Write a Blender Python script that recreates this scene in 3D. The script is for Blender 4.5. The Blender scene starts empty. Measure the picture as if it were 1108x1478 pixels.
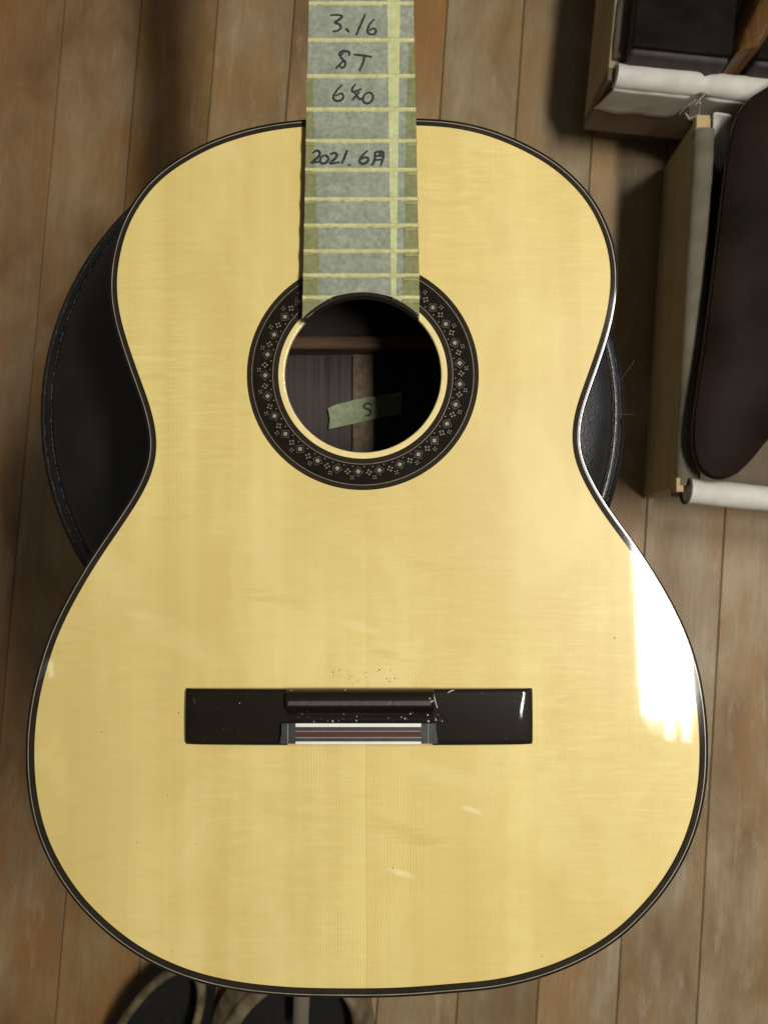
import bpy, math, random
from math import sin, cos, pi, radians, sqrt, atan2, exp, hypot
from mathutils import Vector
sc = bpy.context.scene
COL = sc.collection
random.seed(7)

# ------------------------------------------------------------------ camera
CAM_H, PITCH, F = .42, radians(2), 1115.0
cam = bpy.data.cameras.new('camera'); co = bpy.data.objects.new('camera', cam); COL.objects.link(co)
cam.sensor_fit = 'VERTICAL'; cam.sensor_height = 24.0; cam.lens = 24.0*F/1478.0
co.location = (0, 0, CAM_H); co.rotation_euler = (PITCH, 0, 0)
cam.clip_start = .01; cam.clip_end = 50
cam.dof.use_dof = True; cam.dof.focus_distance = .42; cam.dof.aperture_fstop = 11
sc.camera = co

# ------------------------------------------------------------------ world and lamps
w = bpy.data.worlds.new('World'); sc.world = w; w.use_nodes = True
w.node_tree.nodes['Background'].inputs[0].default_value = (1.0, .93, .82, 1)
w.node_tree.nodes['Background'].inputs[1].default_value = .075

def area(name, loc, rot, sx, sy, power, col):
    l = bpy.data.lights.new(name, 'AREA'); l.shape = 'RECTANGLE'; l.size = sx; l.size_y = sy
    l.energy = power; l.color = col
    o = bpy.data.objects.new(name, l); COL.objects.link(o); o.location = loc; o.rotation_euler = rot
    return o
# the workshop's long ceiling fitting, mirrored in the lacquer at the lower right
LZ = 1.35
def lamp(name, x0, x1, y0, y1, radiance, z=LZ):
    a = (x1-x0)*(y1-y0)
    rz = radians(2.5); dx, dy = (x0+x1)/2-.62, (y0+y1)/2-.08      # the whole fitting is turned slightly about its middle
    return area(name, (.62+dx*cos(rz)-dy*sin(rz), .08+dx*sin(rz)+dy*cos(rz), z), (0, 0, rz), x1-x0, y1-y0, radiance*a*pi, (1, .955, .86))
lamp('ceiling_light', .566, .683, -.382, .56, 77)
lamp('ceiling_light_reflector', .690, .79, -.36, .50, 5)
for i_, (ya_, r_) in enumerate(((-.3825, 36), (-.395, 22), (-.4075, 12), (-.42, 6), (-.4325, 3))): lamp('ceiling_light_end', .566+.004*i_, .684, ya_-.0122, ya_, r_)
lamp('tube_end', .612, .632, -.452, -.383, 20, LZ-.01)
lamp('tube_end', .648, .666, -.458, -.383, 20, LZ-.01)
# cool window light from the far right
area('window_light', (1.9, .9, 1.0), (0, radians(62), radians(25)), .5, .7, 3.2, (.62, .74, 1))
# two small strips of another fitting, faintly mirrored at the lower left of the top
for dx_ in (0, .034): area('far_tube', (-.791+dx_, -.297, 1.35), (0, 0, 0), .012, .037, (6 if dx_ else 3.5)*.012*.037*pi, (1, .95, .86))
sc.view_settings.view_transform = 'Standard'; sc.view_settings.look = 'None'
sc.view_settings.exposure = 0; sc.view_settings.gamma = 1

# ------------------------------------------------------------------ helpers
def P(px, py, z=0.0):
    """point of the plane z that the photograph shows at pixel px, py"""
    x = (px-554)/F; y = -(py-739)/F
    yy = y*cos(PITCH)+sin(PITCH); zz = y*sin(PITCH)-cos(PITCH); k = (z-CAM_H)/zz
    return Vector((x*k, yy*k, z))

def link(name, me, mat=None, parent=None):
    o = bpy.data.objects.new(name, me); COL.objects.link(o)
    if mat is not None and not me.materials:
        for m in (mat if isinstance(mat, (list, tuple)) else [mat]): me.materials.append(m)
    if parent: o.parent = parent
    return o
def empty(name, loc=(0, 0, 0), rz=0):
    o = bpy.data.objects.new(name, None); COL.objects.link(o); o.location = loc; o.rotation_euler = (0, 0, rz)
    o.empty_display_size = .02
    bpy.context.view_layer.update()
    return o
def tag(o, label=None, cat=None, group=None, kind=None):
    if label: o['label'] = label
    if cat: o['category'] = cat
    if group: o['group'] = group
    if kind: o['kind'] = kind
    return o
class MB:
    def __init__(s): s.v = []; s.f = []; s.m = []; s.uv = {}
    def add(s, vs, fs, mi=0):
        b = len(s.v); s.v += [tuple(v) for v in vs]
        for f in fs: s.f.append(tuple(b+i for i in f)); s.m.append(mi)
    def box(s, x0, x1, y0, y1, z0, z1, mi=0):
        vs = [(x, y, z) for z in (z0, z1) for x, y in ((x0, y0), (x1, y0), (x1, y1), (x0, y1))]
        s.add(vs, [(3, 2, 1, 0), (4, 5, 6, 7), (0, 1, 5, 4), (1, 2, 6, 5), (2, 3, 7, 6), (3, 0, 4, 7)], mi)
    def poly(s, pts, z0, z1, mi=0):
        n = len(pts)
        s.add([(p[0], p[1], z0) for p in pts]+[(p[0], p[1], z1) for p in pts],
              [tuple(range(n-1, -1, -1)), tuple(range(n, 2*n))]+[(i, (i+1) % n, n+(i+1) % n, n+i) for i in range(n)], mi)
    def sweep(s, rows, closed=False, wrap=False, mi=0):
        """rows: list of equally long point lists; faces between neighbours"""
        n = len(rows[0]); R = len(rows)
        fs = []
        for i in range(R if closed else R-1):
            a = i*n; b = ((i+1) % R)*n
            for j in range(n if wrap else n-1):
                k = (j+1) % n
                fs.append((a+j, a+k, b+k, b+j))
        s.add([p for r in rows for p in r], fs, mi)
    def tube(s, pts, r, n=8, mi=0, caps=True):
        pts = [Vector(p) for p in pts]; rows = []
        for i, p in enumerate(pts):
            d = (pts[min(i+1, len(pts)-1)]-pts[max(i-1, 0)]).normalized()
            u = d.cross(Vector((0, 0, 1)))
            if u.length < 1e-4: u = Vector((1, 0, 0))
            u.normalize(); v = d.cross(u)
            rr = r[i] if isinstance(r, (list, tuple)) else r
            rows.append([p+u*cos(2*pi*k/n)*rr+v*sin(2*pi*k/n)*rr for k in range(n)])
        b = len(s.v)
        s.sweep(rows, wrap=True, mi=mi)
        if caps:
            s.f.append(tuple(range(b, b+n))); s.m.append(mi)
            e = b+(len(rows)-1)*n
            s.f.append(tuple(range(e+n-1, e-1, -1))); s.m.append(mi)
    def build(s, name, mat, parent=None, smooth=False, bevel=0, seg=2, uvs=None, angle=35):
        me = bpy.data.meshes.new(name); me.from_pydata(s.v, [], s.f)
        for m in (mat if isinstance(mat, (list, tuple)) else [mat]): me.materials.append(m)
        me.polygons.foreach_set('material_index', s.m)
        if uvs:
            l = me.uv_layers.new(name='UVMap')
            for i, lp in enumerate(me.loops): l.data[i].uv = uvs[lp.vertex_index]
        me.update()
        import bmesh
        bm = bmesh.new(); bm.from_mesh(me)
        bmesh.ops.recalc_face_normals(bm, faces=bm.faces); bm.to_mesh(me); bm.free()
        if smooth:
            me.polygons.foreach_set('use_smooth', [True]*len(me.polygons))
            try: me.set_sharp_from_angle(angle=radians(angle))
            except Exception: pass
        o = link(name, me, None, parent)
        if bevel:
            b = o.modifiers.new('bevel', 'BEVEL'); b.width = bevel; b.segments = seg; b.limit_method = 'ANGLE'
            b.angle_limit = radians(40)
            me.polygons.foreach_set('use_smooth', [True]*len(me.polygons))
            b.harden_normals = False
            try: me.set_sharp_from_angle(angle=radians(80))
            except Exception: pass
        return o

# ------------------------------------------------------------------ materials
class NT:
    def __init__(s, name):
        s.m = bpy.data.materials.new(name); s.m.use_nodes = True; s.t = s.m.node_tree; s.n = s.t.nodes
        s.b = s.n['Principled BSDF']
        s.tc = s.n.new('ShaderNodeTexCoord'); s.obj = s.tc.outputs['Object']; s.uvo = s.tc.outputs['UV']
    def L(s, a, b): s.t.links.new(a, b)
    def setin(s, inp, v):
        if isinstance(v, (int, float)): inp.default_value = v
        elif isinstance(v, (tuple, list)): inp.default_value = tuple(v)+((1,) if len(v) == 3 and len(inp.default_value) == 4 else ())
        else: s.L(v, inp)
    def map(s, vec, scale=(1, 1, 1), loc=(0, 0, 0), rot=(0, 0, 0)):
        n = s.n.new('ShaderNodeMapping'); s.L(vec, n.inputs[0])
        s.setin(n.inputs['Location'], loc); n.inputs['Scale'].default_value = scale; n.inputs['Rotation'].default_value = rot
        return n.outputs[0]
    def noise(s, vec, scale, detail=3, rough=.5, dist=0):
        n = s.n.new('ShaderNodeTexNoise'); s.L(vec, n.inputs['Vector']); n.inputs['Scale'].default_value = scale
        n.inputs['Detail'].default_value = detail; n.inputs['Roughness'].default_value = rough; n.inputs['Distortion'].default_value = dist
        return n.outputs['Fac']
    def vor(s, vec, scale, feat='F1'):
        n = s.n.new('ShaderNodeTexVoronoi'); n.feature = feat; s.L(vec, n.inputs['Vector']); n.inputs['Scale'].default_value = scale
        return n.outputs['Distance']
    def math(s, op, a, b=0.0, c=None):
        n = s.n.new('ShaderNodeMath'); n.operation = op
        s.setin(n.inputs[0], a); s.setin(n.inputs[1], b)
        if c is not None: s.setin(n.inputs[2], c)
        return n.outputs[0]
    def ramp(s, fac, stops):
        n = s.n.new('ShaderNodeValToRGB'); s.L(fac, n.inputs[0]); e = n.color_ramp.elements
        for i, (p, c) in enumerate(stops):
            if i < 2: el = e[i]; el.position = p
            else: el = e.new(p)
            el.color = (c[0], c[1], c[2], 1) if isinstance(c, (tuple, list)) else (c, c, c, 1)
        return n.outputs[0]
    def mix(s, fac, a, b, mode='MIX'):
        n = s.n.new('ShaderNodeMix'); n.data_type = 'RGBA'; n.blend_type = mode
        s.setin(n.inputs[0], fac); s.setin(n.inputs[6], a); s.setin(n.inputs[7], b)
        return n.outputs[2]
    def bump(s, h, strength=.2, dist=.001, to='Normal', nrm=None):
        n = s.n.new('ShaderNodeBump'); s.L(h, n.inputs['Height']); n.inputs['Strength'].default_value = strength
        n.inputs['Distance'].default_value = dist
        if nrm is not None: s.L(nrm, n.inputs['Normal'])
        if to: s.L(n.outputs[0], s.b.inputs[to])
        return n.outputs[0]
    def set(s, col=None, rough=None, coat=None, coatr=None, spec=None, metal=None):
        if col is not None: s.setin(s.b.inputs['Base Color'], col)
        if rough is not None: s.setin(s.b.inputs['Roughness'], rough)
        if coat is not None: s.b.inputs['Coat Weight'].default_value = coat
        if coatr is not None: s.b.inputs['Coat Roughness'].default_value = coatr
        if spec is not None: s.b.inputs['Specular IOR Level'].default_value = spec
        if metal is not None: s.b.inputs['Metallic'].default_value = metal
        return s
    def sep(s, vec):
        n = s.n.new('ShaderNodeSeparateXYZ'); s.L(vec, n.inputs[0]); return n.outputs
    def rnd(s):
        n = s.n.new('ShaderNodeObjectInfo'); return n

def simple(name, col, rough=.5, var=.12, scale=60, coat=0, coatr=.05, bump=.0, bscale=300, spec=.5):
    t = NT(name); n = t.noise(t.obj, scale, 4)
    c2 = tuple(max(0, x*(1-var*2)) for x in col); c3 = tuple(x*(1+var) for x in col)
    t.set(t.ramp(n, [(.3, c2), (.7, c3)]), rough, coat, coatr, spec)
    if bump: t.bump(t.noise(t.obj, bscale, 3), bump, .0006)
    return t.m

def mat_spruce(flip):
    t = NT('spruce'); o = t.obj
    X, Y, Z = t.sep(o)
    # growth rings run along the board, bookmatched about the joint; spacing drifts across the board
    cmb = t.n.new('ShaderNodeCombineXYZ')
    t.L(t.math('ABSOLUTE', X), cmb.inputs[0]); t.L(Y, cmb.inputs[1])
    t.setin(cmb.inputs[2], 0.0 if not flip else .013)
    v = cmb.outputs[0]
    drift = t.noise(t.map(v, (9, .5, 1)), 1.0, 2)
    px = t.math('ADD', t.math('MULTIPLY', t.math('ABSOLUTE', X), 700*2*pi/1.0), t.math('MULTIPLY', drift, 90))
    line = t.math('POWER', t.math('MULTIPLY_ADD', t.math('SINE', px), .5, .5), 2.2)
    amp = t.noise(t.map(v, (55, 1.0, 1)), 1.0, 3)
    line = t.math('MULTIPLY', line, t.math('MULTIPLY_ADD', amp, 1.5, -.25))
    band = t.noise(t.map(v, (30, .8, 1), (3.1 if flip else 0, 0, 0)), 1.0, 3, .6)
    silk = t.noise(t.map(o, (48, 470, 1)), 1.0, 5, .70, .9)
    smask = t.ramp(t.noise(t.map(o, (11, 7, 1), (2, 5, 0)), 1.0, 3), [(.40, .38), (.62, 1.0)])
    silk2 = t.noise(t.map(o, (22, 90, 1), (0, .4, 0)), 1.0, 3, .6, 1.4)
    patch = t.noise(t.map(o, (7, 5, 1)), 1.0, 3, .5, .3)
    base = t.ramp(band, [(.34, (.680, .520, .172)), (.66, (.822, .676, .262))])
    if flip: base = t.mix(.30, base, (.65, .495, .17))
    base = t.mix(t.math('MULTIPLY', line, .55), base, (.53, .36, .11))
    base = t.mix(t.math('MULTIPLY', t.ramp(silk, [(.46, 0.0), (.70, .40)]), smask), base, (.88, .77, .38))
    base = t.mix(t.math('MULTIPLY', t.ramp(silk2, [(.30, .38), (.48, 0.0)]), smask), base, (.60, .46, .15))
    base = t.mix(t.ramp(patch, [(.37, .52), (.60, 0.0)]), base, (.62, .47, .165))
    base = t.mix(t.ramp(t.noise(t.map(o, (16, 10, 1), (7, 3, 0)), 1.0, 4, .6, .5), [(.50, 0.0), (.72, .42)]), base, (.86, .74, .34))
    # a few bear-claw figures in the wood
    for (px, py, ra, rb, col_, am) in ((560, 945, .011, .0035, (.56, .42, .13), .5), (592, 1206, .022, .006, (.55, .40, .11), .55), (620, 820, .016, .004, (.57, .43, .13), .45), (398, 862, .020, .005, (.58, .44, .14), .4), (520, 905, .012, .003, (.88, .78, .42), .5), (680, 1169, .007, .0018, (.90, .82, .50), .8), (578, 1260, .0075, .0020, (.90, .82, .50), .8), (215, 890, .016, .004, (.88, .78, .42), .35), (640, 1120, .02, .006, (.86, .76, .38), .35)):
        c_ = P(px, py, 0); lx = c_.x-P(527, 1426).x
        dx_ = t.math('DIVIDE', t.math('SUBTRACT', X, lx), ra); dy_ = t.math('DIVIDE', t.math('ADD', t.math('SUBTRACT', Y, c_.y), t.math('MULTIPLY', t.math('SUBTRACT', X, lx), .25)), rb)
        d_ = t.math('ADD', t.math('MULTIPLY', dx_, dx_), t.math('MULTIPLY', dy_, dy_))
        d_ = t.math('ADD', d_, t.math('MULTIPLY', t.math('SUBTRACT', silk, .5), 5.5))
        base = t.mix(t.ramp(d_, [(0.0, am*.62), (1.0, 0.0)]), base, col_)
    t.set(base, .42, 1.0, .040, .35)
    cb = t.n.new('ShaderNodeBump'); cb.inputs['Strength'].default_value = .16; cb.inputs['Distance'].default_value = .0006
    h = t.math('ADD', t.noise(t.map(o, (14, 9, 1)), 1.0, 2), t.math('MULTIPLY', t.noise(t.map(o, (220, 90, 1)), 1.0, 2), .06))
    t.L(h, cb.inputs['Height']); t.L(cb.outputs[0], t.b.inputs['Coat Normal'])
    return t.m

def mat_marquetry(name, dark, light, amt, period, w, coat=1):
    """thin zigzag veneer: UV.x metres along, UV.y 0..1 across"""
    t = NT(name); X, Y, Z = t.sep(t.uvo)
    u = t.math('DIVIDE', X, period)
    tri = t.math('ABSOLUTE', t.math('MULTIPLY_ADD', t.math('FRACT', u), 2, -1))
    tri = t.math('MULTIPLY_ADD', tri, .55, .22)
    d = t.math('ABSOLUTE', t.math('SUBTRACT', Y, tri))
    z = t.math('LESS_THAN', d, w)
    t.b.inputs['Specular IOR Level'].default_value = .1
    n = t.noise(t.obj, 900, 2)
    n2 = t.noise(t.obj, 60, 3)
    f = t.math('MULTIPLY', z, t.math('MULTIPLY', t.ramp(n, [(.3, .35), (.6, 1.0)]), amt))
    base = t.ramp(n2, [(.3, tuple(c*.75 for c in dark)), (.7, tuple(c*1.3 for c in dark))])
    t.set(t.mix(f, base, light), .7, coat, .05, .08)
    return t.m

def mat_tape(name, c0, c1, rough=.75):
    t = NT(name)
    n = t.noise(t.obj, 420, 4, .6); n2 = t.noise(t.obj, 90, 3, .6)
    base = t.ramp(n, [(.34, c0), (.66, c1)])
    n2 = t.math('ADD', t.math('MULTIPLY', n2, .6), t.math('MULTIPLY', t.noise(t.map(t.obj, (1, 1.6, 1)), 210, 4, .7, .5), .4))
    base = t.mix(t.ramp(n2, [(.42, 0.0), (.62, .5)]), base, tuple(x*.72 for x in c0))
    t.set(base, rough, 0, .1, .25)
    t.bump(t.math('ADD', t.math('MULTIPLY', t.noise(t.map(t.obj, (1, 2.2, 1)), 800, 3), .4), t.noise(t.map(t.obj, (1, 1.5, 1)), 130, 3, .5, .8)), .55, .0006)
    return t.m

def mat_plank():
    t = NT('floor_board_wood'); oi = t.rnd()
    off = t.n.new('ShaderNodeCombineXYZ')
    t.L(t.math('MULTIPLY', oi.outputs['Random'], 37.0), off.inputs[0]); t.L(t.math('MULTIPLY', oi.outputs['Random'], 91.0), off.inputs[1])
    va = t.n.new('ShaderNodeVectorMath'); va.operation = 'ADD'; t.L(t.obj, va.inputs[0]); t.L(off.outputs[0], va.inputs[1]); v = va.outputs[0]
    blotch = t.noise(t.map(v, (1, .50, 1)), 10, 6, .62, .35)
    warm = t.noise(t.map(v, (1, .42, 1), (5, 0, 0)), 9, 4, .6, .3)
    grain = t.noise(t.map(v, (1, .035, 1)), 260, 4, .65)
    scuff = t.noise(t.map(v, (1, .22, 1), (0, 9, 0)), 34, 7, .78, .25)
    fine = t.noise(v, 240, 3, .7)
    base = t.ramp(blotch, [(.34, (.245, .165, .088)), (.50, (.365, .278, .172)), (.64, (.455, .385, .275))])
    base = t.mix(t.ramp(warm, [(.47, 0.0), (.62, .60)]), base, (.43, .235, .085))
    base = t.mix(t.ramp(scuff, [(.54, 0.0), (.68, .55)]), base, (.56, .49, .385))
    base = t.mix(t.ramp(grain, [(.35, .28), (.6, 0.0)]), base, (.24, .16, .09))
    base = t.mix(t.ramp(fine, [(.3, .10), (.6, 0.0)]), base, (.18, .12, .07))
    base = t.mix(.9, base, oi.outputs['Color'], 'MULTIPLY')
    t.set(base, t.ramp(scuff, [(.4, .42), (.7, .62)]), 0, .1, .35)
    t.bump(t.math('ADD', t.math('MULTIPLY', grain, .6), t.math('MULTIPLY', scuff, .5)), .25, .0006)
    return t.m

def mat_leather():
    t = NT('black_leather')
    c = t.vor(t.obj, 800); n = t.noise(t.obj, 35, 4)
    t.set(t.ramp(n, [(.3, (.006, .006, .006)), (.7, (.011, .011, .012))]), t.ramp(n, [(.3, .32), (.7, .44)]), 0, .1, .85)
    t.bump(t.math('ADD', c, t.math('MULTIPLY', t.noise(t.obj, 420, 3), 1.2)), .28, .0006)
    return t.m

def mat_rosewood(name, c0, c1, rough=.3, coat=.8, along=1):
    t = NT(name); s = (90, 2.2, 8) if along else (2.2, 90, 8)
    g = t.noise(t.map(t.obj, s), 1.0, 4, .6, .4); g2 = t.noise(t.map(t.obj, tuple(x*5 for x in s)), 1.0, 3, .6)
    base = t.ramp(g, [(.3, c0), (.7, c1)])
    base = t.mix(t.ramp(g2, [(.4, 0.0), (.65, .4)]), base, tuple(x*1.7 for x in c1))
    t.set(base, rough, coat, .06, .1)
    return t.m

def mat_cloth(name, c0, c1, sc_=(1, 1, 1)):
    t = NT(name)
    w1 = t.noise(t.map(t.obj, (4, 1, 1)), 260, 3); w2 = t.noise(t.map(t.obj, (1, 4, 4)), 260, 3); big = t.noise(t.obj, 26, 4, .6)
    t.set(t.ramp(big, [(.3, c0), (.7, c1)]), .85, 0, .1, .2)
    h = t.math('ADD', t.math('MULTIPLY', w1, .3), t.math('ADD', t.math('MULTIPLY', w2, .3), big))
    t.bump(h, .5, .0018)
    return t.m

def mat_board(name, c0, c1, rough=.7):
    t = NT(name)
    g = t.noise(t.map(t.obj, (30, 3, 30)), 1.0, 4, .6, .3); b = t.noise(t.obj, 14, 4)
    base = t.ramp(g, [(.3, c0), (.7, c1)])
    base = t.mix(t.ramp(b, [(.4, 0.0), (.7, .35)]), base, tuple(x*.6 for x in c0))
    t.set(base, rough, 0, .1, .3); t.bump(g, .15, .0005)
    return t.m

M = {}
M['spruce'] = mat_spruce(False); M['spruce2'] = mat_spruce(True)
M['cream'] = simple('pale_ring_wood', (.80, .66, .30), .35, .05, 200, 1, .05)
M['edge_band'] = mat_marquetry('edge_marquetry', (.015, .0112, .0065), (.10, .078, .045), .26, .0019, .10)
M['rose_band'] = mat_marquetry('rosette_band_wood', (.014, .0105, .0062), (.10, .075, .045), .3, .0019, .10)
M['rose_base'] = simple('rosette_dark_wood', (.0070, .0048, .0026), .7, .2, 160, 1, .05, spec=.08)
M['tan_line'] = simple('tan_line_wood', (.27, .19, .115), .35, .15, 300, 1, .05)
M['pale_line'] = simple('pale_line_wood', (.34, .305, .23), .3, .15, 120, 1, .05)
M['tile_light'] = simple('mosaic_pale_wood', (.30, .26, .175), .35, .2, 900, 1, .05)
M['tile_dim'] = simple('mosaic_dim_wood', (.12, .10, .07), .35, .2, 900, 1, .05)
M['binding'] = simple('binding_rosewood', (.011, .007, .0045), .6, .3, 80, 1, .06, spec=.08)
M['side'] = mat_rosewood('side_rosewood', (.010, .006, .005), (.024, .013, .010))
M['bridge'] = mat_rosewood('bridge_rosewood', (.0065, .0040, .0024), (.0100, .0062, .0038), .5, 1, 0)
M['ebony'] = simple('black_veneer', (.035, .038, .042), .45, .2, 300)
M['slot'] = simple('dusty_slot_wood', (.060, .048, .044), .6, .25, 500)
M['tie_brown'] = mat_rosewood('tie_block_rosewood', (.055, .026, .020), (.085, .042, .032), .5, .1, 0)
M['bone'] = simple('white_bone', (.80, .79, .72), .35, .04, 200)
M['grey_line'] = simple('grey_inlay_line', (.30, .27, .25), .4, .1, 200)
M['back_in'] = mat_rosewood('inside_rosewood', (.036, .029, .028), (.062, .050, .048), .7, 0)
M['strip_in'] = simple('inside_strip_wood', (.13, .088, .050), .7, .22, 260)
M['brace'] = mat_rosewood('brace_wood', (.085, .050, .032), (.12, .075, .048), .7, 0, 0)
M['dark_in'] = simple('inside_shade_wood', (.03, .022, .018), .8, .2, 50)
M['tape'] = mat_tape('grey_green_tape', (.215, .245, .185), (.345, .365, .295))
M['tape_y'] = mat_tape('yellow_green_tape', (.50, .49, .235), (.66, .63, .34))
M['tape_pale'] = mat_tape('pale_tape', (.47, .50, .25), (.57, .59, .32))
M['tape_edge'] = mat_tape('doubled_tape_edge', (.185, .195, .085), (.26, .265, .13))
M['tape_amber'] = mat_tape('amber_tape_patch', (.27, .26, .10), (.36, .34, .145))
M['tape_in'] = mat_tape('inner_tape', (.20, .235, .14), (.29, .325, .205))
M['ink'] = simple('black_ink', (.022, .022, .024), .6, .3, 900)
M['fretboard'] = mat_rosewood('fretboard_ebony', (.010, .008, .006), (.018, .014, .010), .4, .3)
M['fret'] = simple('nickel_fret', (.62, .62, .60), .25, .1, 200); M['fret'].node_tree.nodes['Principled BSDF'].inputs['Metallic'].default_value = .9
M['neck'] = mat_rosewood('neck_cedar', (.16, .075, .035), (.22, .11, .055), .35, .8)
M['dust'] = simple('pale_dust', (.55, .52, .45), .9, .2, 900)
M['speck'] = simple('brown_speck', (.16, .075, .025), .9, .3, 900)
M['plank'] = mat_plank()
M['gap'] = simple('dark_floor_gap', (.03, .02, .012), .9, .2, 60)
M['leather'] = mat_leather()
M['rim'] = simple('dull_black_vinyl', (.0085, .0085, .0085), .7, .2, 60, 0, .1, .25, 500, .25)
M['thread'] = simple('grey_thread', (.10, .10, .10), .8, .2, 900)
M['chrome'] = simple('dull_steel', (.35, .35, .34), .35, .1, 60); M['chrome'].node_tree.nodes['Principled BSDF'].inputs['Metallic'].default_value = .9
M['plastic'] = simple('black_plastic', (.02, .02, .02), .5, .2, 60)
M['cloth'] = mat_cloth('white_cotton_cloth', (.58, .55, .50), (.74, .71, .66))
M['cloth_dim'] = mat_cloth('grey_shaded_cloth', (.115, .100, .070), (.185, .165, .122))  # grey padding cloth, also the white cloth with shade put into its colour
M['olive'] = mat_board('olive_brown_board', (.30, .25, .14), (.39, .33, .20))
M['rawwood'] = mat_board('raw_pale_wood', (.46, .35, .17), (.58, .45, .24))
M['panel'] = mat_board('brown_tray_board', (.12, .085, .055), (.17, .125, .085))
M['case_black'] = simple('matt_black_case', (.010, .0075, .007), .7, .3, 40, 0, .1, .2, 500, .1)
M['case_grey'] = simple('dark_grey_case_side', (.075, .064, .066), .6, .15, 90, 0, .1, .2, 500, .2)
M['case_brown'] = simple('dark_brown_lacquer', (.0165, .0090, .0062), .65, .35, 12, spec=.12)
M['amber'] = mat_rosewood('amber_brown_wood', (.075, .034, .010), (.11, .055, .018), .45, .3)
M['shoe_black'] = simple('black_shoe_lining', (.0065, .006, .005), .8, .3, 120, 0, .1, .4, 900)
M['shoe_brown'] = simple('brown_shoe_leather', (.20, .155, .09), .42, .3, 50, 0, .1, .3, 500)
M['tab'] = mat_cloth('grey_webbing_tab', (.16, .14, .10), (.24, .22, .17))

# ------------------------------------------------------------------ floor
FZ = -.60
fl = MB(); fl.poly([(-1.9, -1.85), (1.9, -1.85), (1.9, 1.85), (-1.9, 1.85)], FZ-.06, FZ-.012)
floor = fl.build('floor', M['gap']); tag(floor, kind='structure')
ANG = radians(4.1); PW = .1035; X0 = .034
# plank frame: u across, v along (v tilted ANG clockwise of +y)
tints = {-6: (.92, .74, .56), -5: (.92, .76, .58), -4: (.98, .78, .50), -3: (1.0, .98, .90), -2: (.98, .88, .76), -1: (1.0, .80, .56), 0: (.94, .90, .78),
         1: (.88, .86, .78), 2: (.98, .95, .90), 3: (1.02, 1.0, .96), 4: (.98, .92, .84)}
ends = {3: [-.9, .95], 4: [-.9, 1.3], -5: [1.1, -.7], -6: [.95, -.75], 0: [.95, -.8], 1: [.8, -.9], -3: [.9, -.92], -4: [1.2, -.8], 2: [.85, -1.0], -1: [1.1, -.75], -2: [1.0, -.95]}
pm = {}
def plank_mesh(L):
    k = round(L, 3)
    if k in pm: return pm[k]
    m = MB(); g = .0006; hx = PW/2-g; c = .0012
    prof = [(-hx, -.012), (-hx, -c), (-hx+c, 0), (hx-c, 0), (hx, -c), (hx, -.012)]
    rows = []
    for y, dz in ((-L/2+g, -c), (-L/2+g+c, 0), (L/2-g-c, 0), (L/2-g, -c)):
        rows.append([(x, y, min(z, 0)+(dz if z > -.01 else 0)) for x, z in prof])
    m.sweep(rows); m.f.append((0, 1, 2, 3, 4, 5)); m.m.append(0)
    m.f.append(tuple(18+i for i in range(5, -1, -1))); m.m.append(0)
    me = bpy.data.meshes.new('plank'); me.from_pydata(m.v, [], m.f); me.materials.append(M['plank'])
    import bmesh
    bm = bmesh.new(); bm.from_mesh(me); bmesh.ops.recalc_face_normals(bm, faces=bm.faces); bm.to_mesh(me); bm.free()
    pm[k] = me; return me
rp = random.Random(3)
for k in range(-20, 20):
    u = X0+(k+.5)*PW
    cuts = sorted(ends.get(k, [rp.uniform(-1.2, -.2), rp.uniform(.3, 1.3)]))
    cuts = [-1.9]+cuts+[1.9]
    for a, b in zip(cuts[:-1], cuts[1:]):
        if b-a < .05: continue
        o = bpy.data.objects.new('plank', plank_mesh(b-a)); COL.objects.link(o); o.parent = floor
        vv = (a+b)/2
        o.location = (u*1.0+vv*sin(ANG), vv*cos(ANG), FZ+rp.uniform(-.0004, .0004)); o.rotation_euler = (0, 0, -ANG)
        t0 = tints.get(k, (rp.uniform(.85, 1.05),)*3); j = rp.uniform(.94, 1.05)
        o.color = (t0[0]*j, t0[1]*j, t0[2]*j, 1)

# ------------------------------------------------------------------ guitar
G = tag(empty('classical_guitar', (0, 0, -.097)), 'unfinished classical guitar with glossy spruce top and masking tape on its fretboard', 'guitar')
class GMB(MB):
    """collects world coordinates, built under the guitar (parent sits at z=-.097)"""
    def build(s, name, mat, parent=None, **k):
        if parent is None: parent = G
        s.v = [(v[0], v[1], v[2]+.097) for v in s.v]
        o = MB.build(s, name, mat, parent, **k)
        if parent is not G:
            o.matrix_parent_inverse.identity()
            # sub-parts: parent has no offset of its own inside the guitar
        return o

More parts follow.
